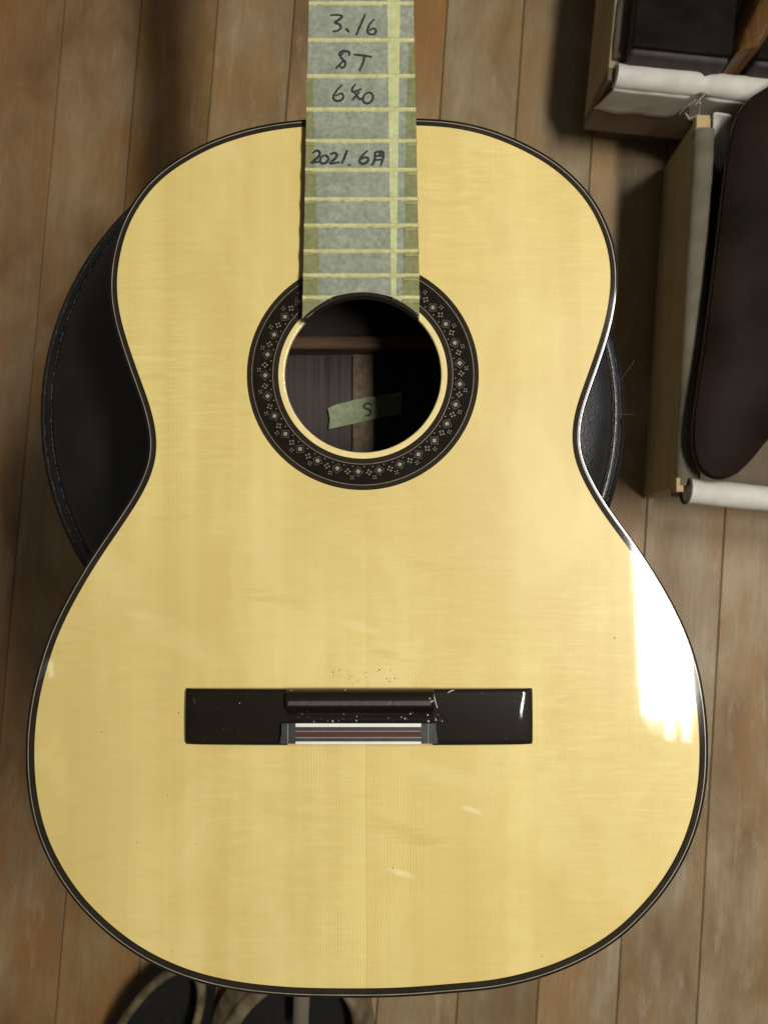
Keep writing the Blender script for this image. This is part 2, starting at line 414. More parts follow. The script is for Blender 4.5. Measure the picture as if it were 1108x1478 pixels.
inner = [(436.3,183),(408.3,186),(372.2,192.3),(336.1,202.3),(302.5,215),(271.8,231.3),(248.3,246.3),(230.3,261),(215.8,276.4),(203.2,293.6),(192.3,311.6),(183.3,331.5),(175.2,359),(170.9,381.7),(168.7,403.3),(169.4,428.6),(172.5,450.3),(177.6,471.9),(184.2,493.6),(192.1,517),(200.3,540.5),(207.8,560),(215.5,581.7),(221.6,603.3),(225.6,623.2),(226.9,641),(225.8,659.3),(221.6,677.3),(213.7,697.2),(202.9,718.0),(190.0,738.5),(175.7,760),(160.6,782),(144.5,805.8),(128.6,831.2),(113.7,857),(99.6,883.2),(87.0,909.8),(77.2,934.6),(69.6,959),(63.1,982),(57.7,1006),(53.4,1032.2),(50.7,1059.3),(49.8,1086.4),(50.5,1113.4),(52.5,1136.9),(56.0,1160),(61.7,1185.3),(70.3,1211.3),(81.4,1235.8),(96.0,1261.4),(113.9,1287.2),(132.5,1308.6),(153.0,1328.3),(173.0,1345.4),(200,1364.7),(227.1,1380.2),(254.2,1392.6),(281.2,1402.3),(308.3,1409.8),(344.4,1417),(380.5,1421.5),(425,1425),(471.6,1426.2),(527.5,1426.4),(570,1425.6),(609.8,1423.2),(664.6,1418.6),(700,1415.6),(727.1,1411.2),(754.2,1405),(781.2,1397.2),(808.3,1387.2),(835.4,1374.8),(864,1358.8),(893.3,1337.6),(911.4,1320.5),(931.2,1299.6),(949.3,1277.3),(965.5,1253),(979.2,1227.8),(989.4,1203.3),(996.8,1179.9),(1002,1157),(1005.6,1137),(1007.6,1117),(1008.6,1097.2),(1008.5,1068.3),(1006.9,1037.6),(1003.6,1010.5),(999.3,984),(993.7,960.5),(985.6,934),(974.5,907),(959.5,876),(942,846),(924,817),(904.4,788.5),(892,772),(870.3,742.3),(857.2,722.5),(844.9,700.8),(834.4,679.1),(827.9,660),(825.0,641.2),(824.9,621.4),(827.8,600.5),(834.0,578),(841.0,558.5),(848.8,536.9),(856.6,515.2),(864.3,491.8),(870.7,470.1),(876.1,446.6),(879.7,421.4),(880.9,399),(879.7,379.2),(876.3,359),(872.2,344.5),(866.2,328.5),(857.4,309.5),(846.4,291.3),(831.9,273.5),(815.7,257.3),(797.2,242.2),(773.2,226.9),(746,213),(717,200.6),(688.3,191.6),(661.2,186),(634.2,182.6),(600.8,181.2),(560,180.5),(520,180.3),(475,181.0)]
def catmull(pts, n, closed=True):
    N = len(pts); out = []
    for i in range(N if closed else N-1):
        p0, p1, p2, p3 = [pts[(i+k) % N] if closed else pts[min(max(i+k, 0), N-1)] for k in (-1, 0, 1, 2)]
        for j in range(n):
            t = j/n
            out.append(tuple(.5*((2*b)+(-a+c)*t+(2*a-5*b+4*c-d)*t*t+(-a+3*b-3*c+d)*t**3) for a, b, c, d in zip(p0, p1, p2, p3)))
    if not closed: out.append(tuple(pts[-1]))
    return out
def resample(pts, n):
    L = [0]
    N = len(pts)
    for i in range(N): L.append(L[-1]+hypot(pts[(i+1) % N][0]-pts[i][0], pts[(i+1) % N][1]-pts[i][1]))
    out = []; j = 0
    for i in range(n):
        s = L[-1]*i/n
        while L[j+1] < s: j += 1
        f = (s-L[j])/(L[j+1]-L[j]); a = pts[j]; b = pts[(j+1) % N]
        out.append((a[0]+(b[0]-a[0])*f, a[1]+(b[1]-a[1])*f))
    return out
cur = resample(catmull(inner, 6), 640)
for _ in range(14):
    N = len(cur); cur = [tuple(.25*cur[i-1][k]+.5*cur[i][k]+.25*cur[(i+1) % N][k] for k in (0, 1)) for i in range(N)]
C = [P(*p) for p in cur]; N = len(C)
nrm = []
for i in range(N):
    d = C[(i+2) % N]-C[i-2]; n = Vector((d.y, -d.x, 0)).normalized(); nrm.append(n)
if (nrm[0].x*(C[0].x)+nrm[0].y*(C[0].y+.05)) < 0: nrm = [-n for n in nrm]
wid = [(6.1+2.9*cur[i][1]/1440)/2655 for i in range(N)]    # width of the patterned band, wider at the tail
def ring(prof_fn):
    return [[C[i]+nrm[i]*o+Vector((0, 0, z)) for o, z in prof_fn(i)] for i in range(N)]
arc = [0]
for i in range(N): arc.append(arc[-1]+(C[(i+1) % N]-C[i]).length)
def ring_part(name, mat, fn, smooth=False, uv=False):
    m = GMB(); rows = ring(fn); rows.append(rows[0][:]); m.sweep(rows)
    uvs = None
    if uv:
        uvs = []
        for i, r in enumerate(rows):
            for j in range(len(r)): uvs.append((arc[i], j/(len(r)-1)))
    return m.build(name, mat, smooth=smooth, uvs=uvs, angle=60)
ring_part('edge_marquetry_band', M['edge_band'], lambda i: [(0, 0), (wid[i]*.5, 0), (wid[i], 0)], uv=True)
LW = .00042
ring_part('purfling_line', M['pale_line'], lambda i: [(wid[i], .00002), (wid[i]+LW, .00002)])
def bprof(i):
    a = wid[i]+LW
    return [(a, 0), (a+.0008, 0)]+[(a+.0008+.0007*sin(q), -.0007+.0007*cos(q)) for q in [pi/2*k/6 for k in range(1, 7)]]+[(a+.0015, -.006), (a+.0010, -.006)]
ring_part('binding', M['binding'], bprof, smooth=True)
ring_part('side', M['side'], lambda i: [(wid[i]+LW+.0010, -.0055), (wid[i]+LW+.0010, -.0935), (wid[i]+LW+.0004, -.0945), (wid[i]-.0016, -.0945), (wid[i]-.0016, -.003)], smooth=True)

# soundboard: two bookmatched plates that meet on the centre line
HC = P(523.5, 540.5); SC = (P(690.5, 540.5)-P(356.5, 540.5)).length/334.0
R_OUT, R_L1, R_L0, R_M1, R_M0, R_CR, R_HO = [r*SC for r in (167.2, 160.4, 159.5, 130.2, 129.3, 121.8, 112.7)]
xs = P(527, 1426).x
top_i = min(range(N), key=lambda i: abs(C[i].x-xs)+(0 if C[i].y > 0 else 9))
bot_i = min(range(N), key=lambda i: abs(C[i].x-xs)+(0 if C[i].y < 0 else 9))
def between(a, b):
    r = []; i = a
    while i != b: r.append(C[i]); i = (i+1) % N
    return r
SXoff = xs
aT = atan2(sqrt(R_OUT**2-(xs-HC.x)**2), xs-HC.x); aB = -aT
def half(side):
    pts = [Vector((xs, C[top_i].y, 0))]
    if side < 0: pts += between((top_i+2) % N, (bot_i-1) % N)        # the list runs down the left side first
    else: pts += list(reversed(between((bot_i+2) % N, (top_i-1) % N)))
    pts.append(Vector((xs, C[bot_i].y, 0)))
    # around the rosette opening from bottom to top on this side
    n = 90
    if side < 0: a0, a1 = -aT, -(2*pi-aT)
    else: a0, a1 = -aT, aT
    for k in range(n+1):
        a = a0+(a1-a0)*k/n
        pts.append(Vector((HC.x+R_OUT*cos(a), HC.y+R_OUT*sin(a), 0)))
    m = GMB(); m.poly([(p.x-SXoff, p.y, 0) for p in pts], -.0028, 0)
    o = m.build('soundboard_half', M['spruce2'] if side > 0 else M['spruce']); o.location.x = SXoff
    return o
sb1 = half(-1); sb2 = half(1)
sb1['label'] = 'left half of the bookmatched spruce soundboard'; sb2['label'] = 'right half of the spruce soundboard, slightly darker at the joint'

def annulus(name, mat, r0, r1, z0=-.0028, z1=0.0, uv=True, inner_round=0, smooth=False, parent=None, n=180):
    m = GMB(); rows = []; uvs = []
    for k in range(n+1):
        a = 2*pi*k/n
        if inner_round:
            rr = inner_round
            prof = [(r0, z0)]+[(r0+rr-rr*cos(q), z1-rr+rr*sin(q)) for q in [pi/2*j/5 for j in range(6)]]+[(r1, z1)]
        else: prof = [(r0, z0), (r0, z1), ((r0+r1)/2, z1), (r1, z1), (r1, z0)]
        rows.append([Vector((HC.x+r*cos(a), HC.y+r*sin(a), z)) for r, z in prof])
        uvs += [(a*(r0+r1)/2, min(1, max(0, (r-r0)/(r1-r0)))) for r, z in prof]
    m.sweep(rows)
    return m.build(name, mat, uvs=uvs, smooth=smooth, angle=50)
annulus('rosette_outer_band', M['rose_band'], R_L1, R_OUT)
annulus('rosette_line', M['tan_line'], R_L0, R_L1, z1=.00002)
ros = annulus('rosette_mosaic', M['rose_base'], R_M1, R_L0)
annulus('rosette_line', M['tan_line'], R_M0, R_M1, z1=.00002)
annulus('rosette_inner_band', M['rose_band'], R_CR, R_M0)
annulus('soundhole_ring', M['cream'], R_HO, R_CR, inner_round=.0009, smooth=True)
# mosaic tile: one repeat of the pattern, local x = tangential, y = radial outward
def tile_mesh():
    m = MB(); u = SC
    def dia(cx, cy, r, mi=0, rot=0, z=.0):
        vs = [((cx+r*cos(rot+k*pi/2))*u, (cy+r*sin(rot+k*pi/2))*u, z) for k in range(4)]
        m.add(vs, [(0, 1, 2, 3)], mi)
    def frame(cx, cy, r, w):
        o_ = [((cx+r*cos(k*pi/2))*u, (cy+r*sin(k*pi/2))*u, 0) for k in range(4)]
        i_ = [((cx+(r-w)*cos(k*pi/2))*u, (cy+(r-w)*sin(k*pi/2))*u, 0) for k in range(4)]
        m.add(o_+i_, [(k, (k+1) % 4, 4+(k+1) % 4, 4+k) for k in range(4)], 1)
    dia(0, 0, 3.7); frame(0, 0, 7.6, .9)
    for k in range(4):                                        # cross of four dots, half way to the next diamond
        a = k*pi/2; dia(15.2+3.2*cos(a), .4+3.2*sin(a), 1.3, 0, pi/4)
        dia(15.2+2.1*cos(a+pi/4), .4+2.1*sin(a+pi/4), .8, 1, 0)
    for k in range(4):                                        # small petals
        a = pi/4+k*pi/2; dia(8.2+2.4*cos(a), 8.8+2.4*sin(a), 1.0, 0, 0)
    dia(8.2, 8.8, .6, 1)
    dia(8.3, -7.0, .95, 0, 0); dia(-8.0, -7.4, .95, 0, 0)
    me = bpy.data.meshes.new('mosaic_tile'); me.from_pydata(m.v, [], m.f)
    me.materials.append(M['tile_light']); me.materials.append(M['tile_dim'])
    me.polygons.foreach_set('material_index', m.m); me.update()
    return me
tm = tile_mesh()
NT_ = 29
for k in range(NT_):
    a = radians(-92.6)+2*pi*k/NT_
    o = bpy.data.objects.new('mosaic_tile', tm); COL.objects.link(o); o.parent = ros
    r = 140.6*SC
    o.location = (HC.x+r*cos(a), HC.y+r*sin(a), .097+.00008); o.rotation_euler = (0, 0, a-pi/2)

# inside of the body
ih = [C[i]+nrm[i]*(wid[i]-.0016) for i in range(0, N, 4)]
m = GMB(); m.poly([(p.x, p.y) for p in ih], -.0965, -.0935); back = m.build('back', M['back_in'])
cx = P(524, 560, -.0935).x
m = GMB(); m.box(P(509.5, 560, -.093).x, P(538.5, 560, -.093).x, -.24, .195, -.0935, -.0915); m.build('back_strip', M['strip_in'])
y0 = P(500, 503, -.0755).y; y1 = P(500, 483, -.0755).y
m = GMB(); m.box(-.125, .105, y0, y1, -.0935, -.0755); m.build('back_brace', M['brace'], bevel=.002)
m = GMB(); m.box(-.075, .05, y1+.0005, .20, -.0913, -.083); m.build('neck_foot_shade', M['dark_in'])  # neck foot as a very dark panel, coloured for the shade above the brace
m = GMB(); m.box(-.14, .12, -.05, -.042, -.0935, -.078); m.build('back_brace', M['brace'], bevel=.002)
# strip of tape inside
tp = [(473, 589.5), (481, 585), (511, 577), (536, 572.5), (564, 568), (580, 565.5), (579, 596), (564, 600), (536, 605.5), (500, 614), (474.5, 619.5), (476, 604)]
m = GMB(); pz = [P(x, y, -.0908) for x, y in tp]; m.poly([(p.x, p.y) for p in pz], -.0912, -.0908)
itape = m.build('inner_tape', M['tape_in']); itape['label'] = 'strip of greenish tape stuck inside the body with a handwritten letter'
def ribbon(m, pts, w, z):
    pts = catmull(pts, 5, False) if len(pts) > 2 else pts
    pts = [Vector((p[0], p[1], 0)) for p in pts]; rows = []
    for i, p in enumerate(pts):
        d = (pts[min(i+1, len(pts)-1)]-pts[max(i-1, 0)])
        if d.length < 1e-9: d = Vector((1, 0, 0))
        d.normalize(); n = Vector((d.y, -d.x, 0)); t = i/(len(pts)-1)
        ww = w*(.55+.45*sin(pi*min(1, max(0, .12+.8*t))))*(1+.15*sin(i*2.3))
        rows.append([Vector((p.x, p.y, z))-n*ww/2, Vector((p.x, p.y, z+.00003)), Vector((p.x, p.y, z))+n*ww/2])
    m.sweep(rows)
m = GMB(); ribbon(m, [P(390+x/4.104, 440+y/4.104, -.0907)[:2] for x, y in [(604, 594), (580, 584), (556, 594), (560, 612), (588, 622), (594, 640), (583, 655), (562, 654)]], .0017, -.0907)
m.build('handwritten_letter', M['ink'], itape)

# ---- fretboard
FT = .0065
def fbx(py, side):
    pts = [(0, 446.4), (183, 442.2), (220, 441.6), (400, 437.9), (460, 436.6)] if side < 0 else [(0, 596.2), (140, 599), (200, 600.5), (400, 604.5), (460, 604.7)]
    for (a, xa), (b, xb) in zip(pts[:-1], pts[1:]):
        if py <= b: return xa+(xb-xa)*(py-a)/(b-a)
    return pts[-1][1]
frets_px = [429.5, 397.5, 362.5, 325.5, 287.5, 245.2, 203.5, 158, 110, 58, 5]
fry = [P(523, y, FT+.0005).y for y in frets_px]
nut_y = fry[7]+.326
k_ = 8
scale_len = (nut_y-fry[7])*2
for n_ in range(8, 0, -1):
    pos = nut_y-scale_len*(1-2**(-n_/12)) if n_ < 9 else 0
    if pos > fry[-1]+.012: fry.append(pos)
fx_l0 = P(fbx(0, -1), 0, FT).x; fx_r0 = P(fbx(0, 1), 0, FT).x; fy0 = P(0, 0, FT).y
def fb_edge(y, side):
    """world x of the fretboard edge at world y"""
    if y > fy0:
        xe = fx_l0 if side < 0 else fx_r0
        return xe-side*(y-fy0)*.0156
    py = 739-((y*1.0)/(CAM_H-FT)-math.tan(PITCH))*F/(1)   # good first guess, refined below
    for _ in range(6):
        e = P(500, py, FT).y-y; py += e*2650
    return P(fbx(py, side), py, FT).x
AC = P(522.5, 537, FT); AR = (P(522.5, 422.3, FT)-AC).length
def arcy(x):
    d = AR*AR-(x-AC.x)**2
    return AC.y+sqrt(d) if d > 0 else AC.y
ye = P(523, 461, FT).y
pts = []
NYF = 40
for k in range(NYF+1):
    y = nut_y+(ye-nut_y)*k/NYF; pts.append((fb_edge(y, -1), max(y, arcy(fb_edge(y, -1)) if k == NYF else y)))
xl, xr = pts[-1][0], fb_edge(ye, 1)
AF = AR-.0019
for k in range(1, 60):
    x = xl+(xr-xl)*k/60; d_ = AF*AF-(x-AC.x)**2; pts.append((x, max(AC.y+sqrt(d_) if d_ > 0 else AC.y, ye-.0006)))
for k in range(NYF, -1, -1):
    y = nut_y+(ye-nut_y)*k/NYF; pts.append((fb_edge(y, 1), y))
m = GMB(); m.poly(pts, .00003, FT-.0002); fb = m.build('fretboard', M['fretboard'], bevel=.0007, seg=3)
# frets
def bar(mm, x0, x1, y, w, h, z):
    rows = []
    for x in (x0, x1): rows.append([Vector((x, y-w/2*cos(q), z+h*sin(q))) for q in [pi*j/6 for j in range(7)]])
    mm.sweep(rows)
    mm.f.append(tuple(len(mm.v)-14+i for i in range(7))); mm.m.append(0); mm.f.append(tuple(len(mm.v)-1-i for i in range(7))); mm.m.append(0)
for y in fry:
    if arcy(0) > y+.1: continue
    a, b = fb_edge(y, -1), fb_edge(y, 1)
    m = GMB()
    if y < arcy(HC.x)+.0015:       # the last fret is cut by the sound hole
        dx = sqrt(max(0, AR**2-(y-AC.y)**2))
        bar(m, a-.0001, AC.x-dx-.001, y, .0022, .0010, FT-.0002); m.build('fret', M['fret']); m = GMB(); bar(m, AC.x+dx+.001, b+.0004, y, .0022, .0010, FT-.0002)
    else: bar(m, a-.0001, b+.0004, y, .0022, .0010, FT-.0002)
    m.build('fret', M['fret'])
# tape follows the frets
def tz(y):
    z = FT
    for f_ in fry:
        d = abs(y-f_)
        if d < .004: z += .00135*exp(-(d/.00125)**2)
    return z+.0001
rt = random.Random(11)
def tape_patch(name, mat, ya, yb, fxl, fxr, dz, ny=6, nx=12, jag=0, parent=None):
    m = GMB(); ys = [ya+(yb-ya)*j/ny for j in range(ny+1)]; rows = []
    wob = [rt.uniform(-jag, jag) for _ in range(nx+1)]; wob2 = [rt.uniform(-jag, jag) for _ in range(nx+1)]
    for j, y in enumerate(ys):
        r = []
        for i in range(nx+1):
            yy = y+(wob[i] if j == 0 else wob2[i] if j == ny else 0)
            x = fxl(yy)+(fxr(yy)-fxl(yy))*i/nx
            yy2 = max(yy, arcy(x)+.0002) if yy < arcy(HC.x)+.004 else yy
            x = fxl(yy2)+(fxr(yy2)-fxl(yy2))*i/nx
            r.append(Vector((x, yy2, tz(yy2)+dz)))
        rows.append(r)
    m.sweep(rows)
    # drop collapsed faces
    keep = [(f, mi) for f, mi in zip(m.f, m.m) if (Vector(m.v[f[0]])-Vector(m.v[f[3]])).length+(Vector(m.v[f[1]])-Vector(m.v[f[2]])).length > .0003]
    m.f = [k[0] for k in keep]; m.m = [k[1] for k in keep]
    return m.build(name, mat, parent, smooth=True, angle=70)
def at(pxa, pxb):
    """x of a line drawn on the tape: pixel pxa at the top edge of the photo, pxb at y=440"""
    A = P(pxa, 0, FT); B = P(pxb, 440, FT)
    return lambda y: A.x+(B.x-A.x)*(A.y-y)/(A.y-B.y)
eL = lambda y: fb_edge(y, -1)-.0001
eR = lambda y: fb_edge(y, 1)+.0001
cutL = at(558.5, 564.5); cutR = at(577.5, 571.5)
lE = at(449, 461); rE = at(591, 581)
bounds = [ye-.0005]+[f_ for f_ in fry if f_ < fy0+.03]
strips = []
pieces = []
for i in range(len(bounds)):
    a = bounds[i]; b = bounds[i+1] if i+1 < len(bounds) else bounds[i]+.018
    o = tape_patch('tape_piece', M['tape'], a+(.0011 if i else 0), b-.0011, eL, cutL, 0, 8, 22)
    o2 = tape_patch('tape_piece', M['tape'], a+(.0011 if i else 0), b-.0011, cutR, eR, 0, 8, 14)
    pieces.append((a, b, o))
    if i > 0:
        tape_patch('tape_over_fret', M['tape_y'], a-.0013, a+.0013, eL, eR, .00006, 8, 34, .00028)
    tape_patch('tape_strip', M['tape_pale'], a+(.0006 if i else 0), b-.0006, cutL, cutR, .00012, 8, 4)
    if i < len(bounds)-3 or True:
        sL = min(1, max(0, (10-i)/5)); 
        if i < 9: tape_patch('doubled_tape', M['tape_edge'], a+(.0012 if i else 0), b-.0012, eL, (lambda y, s=rt.uniform(-.0006, .0006): lE(y)+s), .00012, 6, 5)
        if i < 10: tape_patch('doubled_tape', M['tape_edge'], a+(.0012 if i else 0), b-.0012, (lambda y, s=rt.uniform(-.0006, .0006): rE(y)+s), eR, .00012, 6, 5)
        if 0 < i < 8:
            tape_patch('amber_tape_patch', M['tape_amber'], a-.0029, a-.0011, (lambda y: rE(y)+.0001), eR, .0006, 5, 8, .0002)
            tape_patch('amber_tape_patch', M['tape_amber'], a-.0024, a-.0011, eL, (lambda y: eL(y)+.0052), .0006, 5, 8, .0002)

S1 = [  # strokes in a 4.617x crop whose corner is pixel (400, 0): (row y, stroke list)
 (150, [[(352, 103), (395, 98), (433, 108), (412, 130), (385, 150), (416, 163), (424, 186), (402, 205), (368, 208)],
        [(455, 190), (468, 200), (480, 216)], [(586, 95), (556, 165), (523, 241)],
        [(648, 125), (614, 165), (601, 206), (616, 228), (645, 228), (658, 207), (644, 188), (612, 204)]]),
 (410, [[(412, 372), (418, 350), (440, 339), (474, 345), (483, 360), (474, 372)],
        [(442, 350), (423, 372), (432, 392), (452, 412), (452, 438), (434, 452), (420, 440)],
        [(438, 408), (415, 432), (390, 458)],
        [(510, 362), (570, 370), (633, 378)], [(580, 374), (574, 412), (546, 474)]]),
 (630, [[(432, 565), (398, 602), (374, 645), (388, 670), (420, 670), (441, 648), (428, 622), (388, 640)],
        [(522, 560), (500, 590), (504, 612), (530, 606), (562, 590)], [(548, 612), (524, 640), (498, 668)], [(512, 608), (536, 645), (552, 662), (566, 652)],
        [(602, 615), (576, 640), (574, 674), (600, 690), (630, 672), (638, 640), (618, 616), (598, 622)]]),
 (1050, [[(236, 1022), (262, 1003), (284, 1016), (274, 1045), (226, 1086), (258, 1080), (284, 1078)],
        [(302, 1038), (286, 1064), (296, 1088), (326, 1084), (342, 1058), (326, 1036), (302, 1040)],
        [(352, 1028), (382, 1018), (398, 1036), (380, 1062), (352, 1088), (384, 1086), (418, 1080)],
        [(466, 1000), (450, 1045), (430, 1090)], [(476, 1094), (482, 1102), (489, 1112)],
        [(602, 1004), (564, 1040), (548, 1074), (568, 1092), (598, 1080), (606, 1058), (584, 1048), (560, 1062)],
        [(652, 1012), (650, 1060), (630, 1104)], [(652, 1016), (682, 1010), (704, 1014), (706, 1050), (688, 1106)],
        [(656, 1040), (702, 1038)], [(652, 1066), (700, 1064)], [(690, 1016), (684, 1030), (690, 1044)]]),
]
for row, strokes in S1:
    z = FT+.00025; yw = P(500, row/4.617, z).y
    par = min(pieces, key=lambda p: abs((p[0]+p[1])/2-yw))[2]
    m = GMB()
    for s in strokes:
        ribbon(m, [P(400+x/4.617, y/4.617, z)[:2] for x, y in s], .00130 if row != 1050 else .00150, z)
    m.build('handwriting', M['ink'], par)

# neck below the fretboard, heel at the body, headstock beyond the picture
m = GMB(); rows = []
ytop = max(c.y for c in C)
for k in range(15):
    y = ytop-.004+(nut_y+.004-ytop)*k/14
    a, b = fb_edge(y, -1)+.0008, fb_edge(y, 1)-.0008; cxx = (a+b)/2; hw = (b-a)/2
    dep = .022-.002*k/14+(.070*exp(-((y-ytop)/.016)**2))
    rows.append([Vector((cxx+hw*cos(q)*(1 if q in (0, pi) else 1), y, .0000-dep*sin(q)**.8 if 0 < q < pi else 0.0)) for q in [pi*j/12 for j in range(13)]])
m.sweep(rows, wrap=True); m.f.append(tuple(range(13))); m.m.append(0); m.f.append(tuple(len(m.v)-1-i for i in range(13))); m.m.append(0)
m.build('neck', M['neck'], smooth=True)
m = GMB(); m.poly([(-.028+cx, nut_y+.004), (.028+cx, nut_y+.004), (.036+cx, nut_y+.03), (.034+cx, nut_y+.19), (-.034+cx, nut_y+.19), (-.036+cx, nut_y+.03)], -.018, .0)
m.build('headstock', M['neck'], bevel=.002)

# ---- bridge (in the body frame: x, y from pixels on the top)
bx0, bx1 = P(266, 1033, .002).x, P(769, 1033, .002).x
by1, by0 = P(520, 993.5, .001).y, P(520, 1073.8, .001).y
cx0, cx1 = P(413, 1030, .006).x, P(626, 1030, .006).x
def wing(xa, xb, end):
    m = GMB(); NX, NY = 60, 20; rows = []
    for i in range(NX+1):
        s = i/NX; x = xa+(xb-xa)*s
        r = []
        for j in range(NY+1):
            t = j/NY; y = by0+(by1-by0)*t
            e = (x-xa)/(xb-xa) if end > 0 else (xb-x)/(xb-xa)      # 0 at centre, 1 at tip
            h = .0042-.0015*e**2+.0006*(1-(2*t-1)**2)
            dx = min(abs(x-(xb if end > 0 else xa)), .0012)/.0012; dy = min(t, 1-t)*(by1-by0); dy = min(dy, .0012)/.0012
            h -= .0010*((1-dx)**2+(1-dy)**2)
            tip = 1-e; h -= .0011*max(0, 1-tip*(xb-xa if xb > xa else xa-xb)/(.011-.006*t*t))**2
            r.append(Vector((x, y, h)))
        rows.append([Vector((x, by0, 0))]+r+[Vector((x, by1, 0))])
    m.sweep(rows)
    n = NY+3
    m.f.append(tuple(range(n))); m.m.append(0); m.f.append(tuple(len(m.v)-1-i for i in range(n))); m.m.append(0)
    return m.build('bridge_wing', M['bridge'], smooth=True, angle=50)
wing(bx0, cx0+.0006, -1); wing(cx1-.0006, bx1, 1)
# centre: profile over y
pr = [(993.8, 0), (993.8, .0030), (996, .0048), (1001, .0068), (1006, .0080), (1010, .0086), (1012.5, .0088), (1013, .0082), (1016.6, .0082), (1017, .0088), (1019, .0087), (1021, .0080),
      (1026, .0058), (1031, .0046), (1037, .0042), (1042.8, .0042), (1042.8, 0)]
m = GMB(); rows = []
for x in [cx0+(cx1-cx0)*k/8 for k in range(9)]:
    rows.append([Vector((x, P(520, y, z).y if z else P(520, y, .002).y, z)) for y, z in pr])
m.sweep(rows); m.f.append(tuple(range(len(pr)))); m.m.append(0); m.f.append(tuple(len(m.v)-1-i for i in range(len(pr)))); m.m.append(0)
m.build('saddle_block', M['bridge'], bevel=.0003)
a = P(416, 1011.6, .0083); b = P(621, 1017.9, .0083)
m = GMB(); m.box(a.x, b.x, b.y, a.y, .0070, .00893); m.build('saddle_slot', M['slot'])
TZ = .0078
def bp(px, py, z=TZ): return P(px, py, z)
tb = [bp(404.5, 1043.5), bp(412, 1043.5), bp(624, 1043.5), bp(627, 1043.5), bp(632, 1073.5), bp(402.5, 1073.5), (bp(404, 1060))]
m = GMB(); q = [bp(408, 1044.2), bp(628, 1044.2), bp(632.2, 1073.6), bp(403.3, 1073.6)]
m.poly([(p.x, p.y) for p in q], 0.0001, TZ-.0003); tbo = m.build('tie_block', M['ebony'], bevel=.0002)
def inlay(name, mat, xa, ya, xb, yb, h=.0):
    m = GMB(); a = bp(xa, ya); b = bp(xb, yb)
    m.box(a.x, b.x, b.y, a.y, TZ-.0010, TZ+h); return m.build(name, mat, tbo)
inlay('bone_strip', M['bone'], 426.6, 1044.2, 607.5, 1049.2, .00012)
inlay('black_veneer', M['ebony'], 426.6, 1049.3, 607.5, 1054.8)
inlay('inlay_line', M['grey_line'], 426.6, 1054.9, 607.5, 1056.0, .00005)
inlay('brown_panel', M['tie_brown'], 426.6, 1056.1, 607.5, 1063.9)
inlay('inlay_line', M['grey_line'], 426.6, 1064.0, 607.5, 1065.2, .00005)
inlay('black_veneer', M['ebony'], 426.6, 1065.3, 607.5, 1070.2)
inlay('bone_strip', M['bone'], 426.6, 1070.3, 607.5, 1073.9, .00012)
for a, b in ((403.5, 414.8), (415.9, 426.5), (607.6, 617.4), (618.5, 631.5)): inlay('end_veneer', M['ebony'], a+.0 if a > 410 else 406.5, 1044.6, b if b < 630 else 629, 1073.4)
inlay('inlay_line', M['grey_line'], 414.9, 1044.6, 415.8, 1073.4, .00005); inlay('inlay_line', M['grey_line'], 617.5, 1044.6, 618.4, 1073.4, .00005)
# sanding dust on the bridge, brown specks on the spruce above it
def discs(name, lst, mat, label):
    m = GMB()
    for px, py, z, r in lst:
        c = P(px, py, z); n = 6; k0 = rt.uniform(0, 6)
        ring_ = [(c.x+r*rt.uniform(.6, 1.2)*cos(k0+2*pi*i/n), c.y+r*rt.uniform(.6, 1.2)*sin(k0+2*pi*i/n), z) for i in range(n)]
        m.add(ring_+[(c.x, c.y, z+r*.4)], [(i, (i+1) % n, n) for i in range(n)])
    o = m.build(name, mat); tag(o, label, kind='stuff'); return o
rd = random.Random(5)
dust = [(453, 1041.5, .0045, .00045), (480, 1041, .0045, .0006), (514, 1040, .0045, .0005), (515, 1034, .0048, .0003), (584, 1037, .0045, .0005), (592, 1030, .0052, .0005),
        (579, 1035, .0045, .0004), (617, 1032, .0048, .0005), (618, 1041, .0045, .0006), (629, 1039, .0048, .0005), (638, 1041, .0048, .0004), (562, 1016, .0089, .0003), (346, 1015, .0050, .0003), (620, 1008, .0088, .0005), (622, 1013, .0088, .0005), (498, 996, .0052, .0004), (421, 997, .0052, .0004)]
dust += [(rd.uniform(430, 640), rd.uniform(1020, 1042), .0056, rd.uniform(.00012, .00026)) for _ in range(22)]
dust += [(rd.uniform(270, 765), rd.uniform(997, 1070), .0056, rd.uniform(.00008, .00014)) for _ in range(30)]
m = GMB()
ribbon(m, [P(625.5, 1002, .0072)[:2], P(628, 1012, .0072)[:2], P(631, 1022, .0072)[:2]], .0005, .0070); ribbon(m, [P(646, 1000, .0055)[:2], P(650, 997.5, .0055)[:2], P(655, 996.2, .0055)[:2]], .0005, .0056)
m.build('wood_shaving', M['dust'])
discs('sanding_dust', dust, M['dust'], 'pale sanding dust scattered over the bridge')
sp = [(481, 970, .0001, .00045), (490, 967, .0001, .0004), (493, 977, .0001, .0003), (465, 979, .0001, .00025), (547, 967, .0001, .0004), (570, 979, .0001, .0004), (563, 984, .0001, .0003),
      (198, 1216, .0001, .0003), (283, 1218, .0001, .0003), (249, 1373, .0001, .0003), (567, 1253, .0001, .0004), (886, 921, .0001, .0004), (782, 1381, .0001, .0003), (181, 1045, .0001, .0003), (147, 1057, .0001, .0003), (258, 1029, .0001, .0004), (242, 1148, .0001, .0003)]
sp += [(530+40*rd.gauss(0, .8), 974+7*rd.gauss(0, .8), .0001, rd.uniform(.0001, .0003)) for _ in range(46)]
sp += [(rd.uniform(100, 950), rd.uniform(800, 1400), .0001, rd.uniform(.0001, .0002)) for _ in range(26) ]
sp = [s for s in sp if s[1] < 992 or s[1] > 1078 or s[0] < 262 or s[0] > 772]
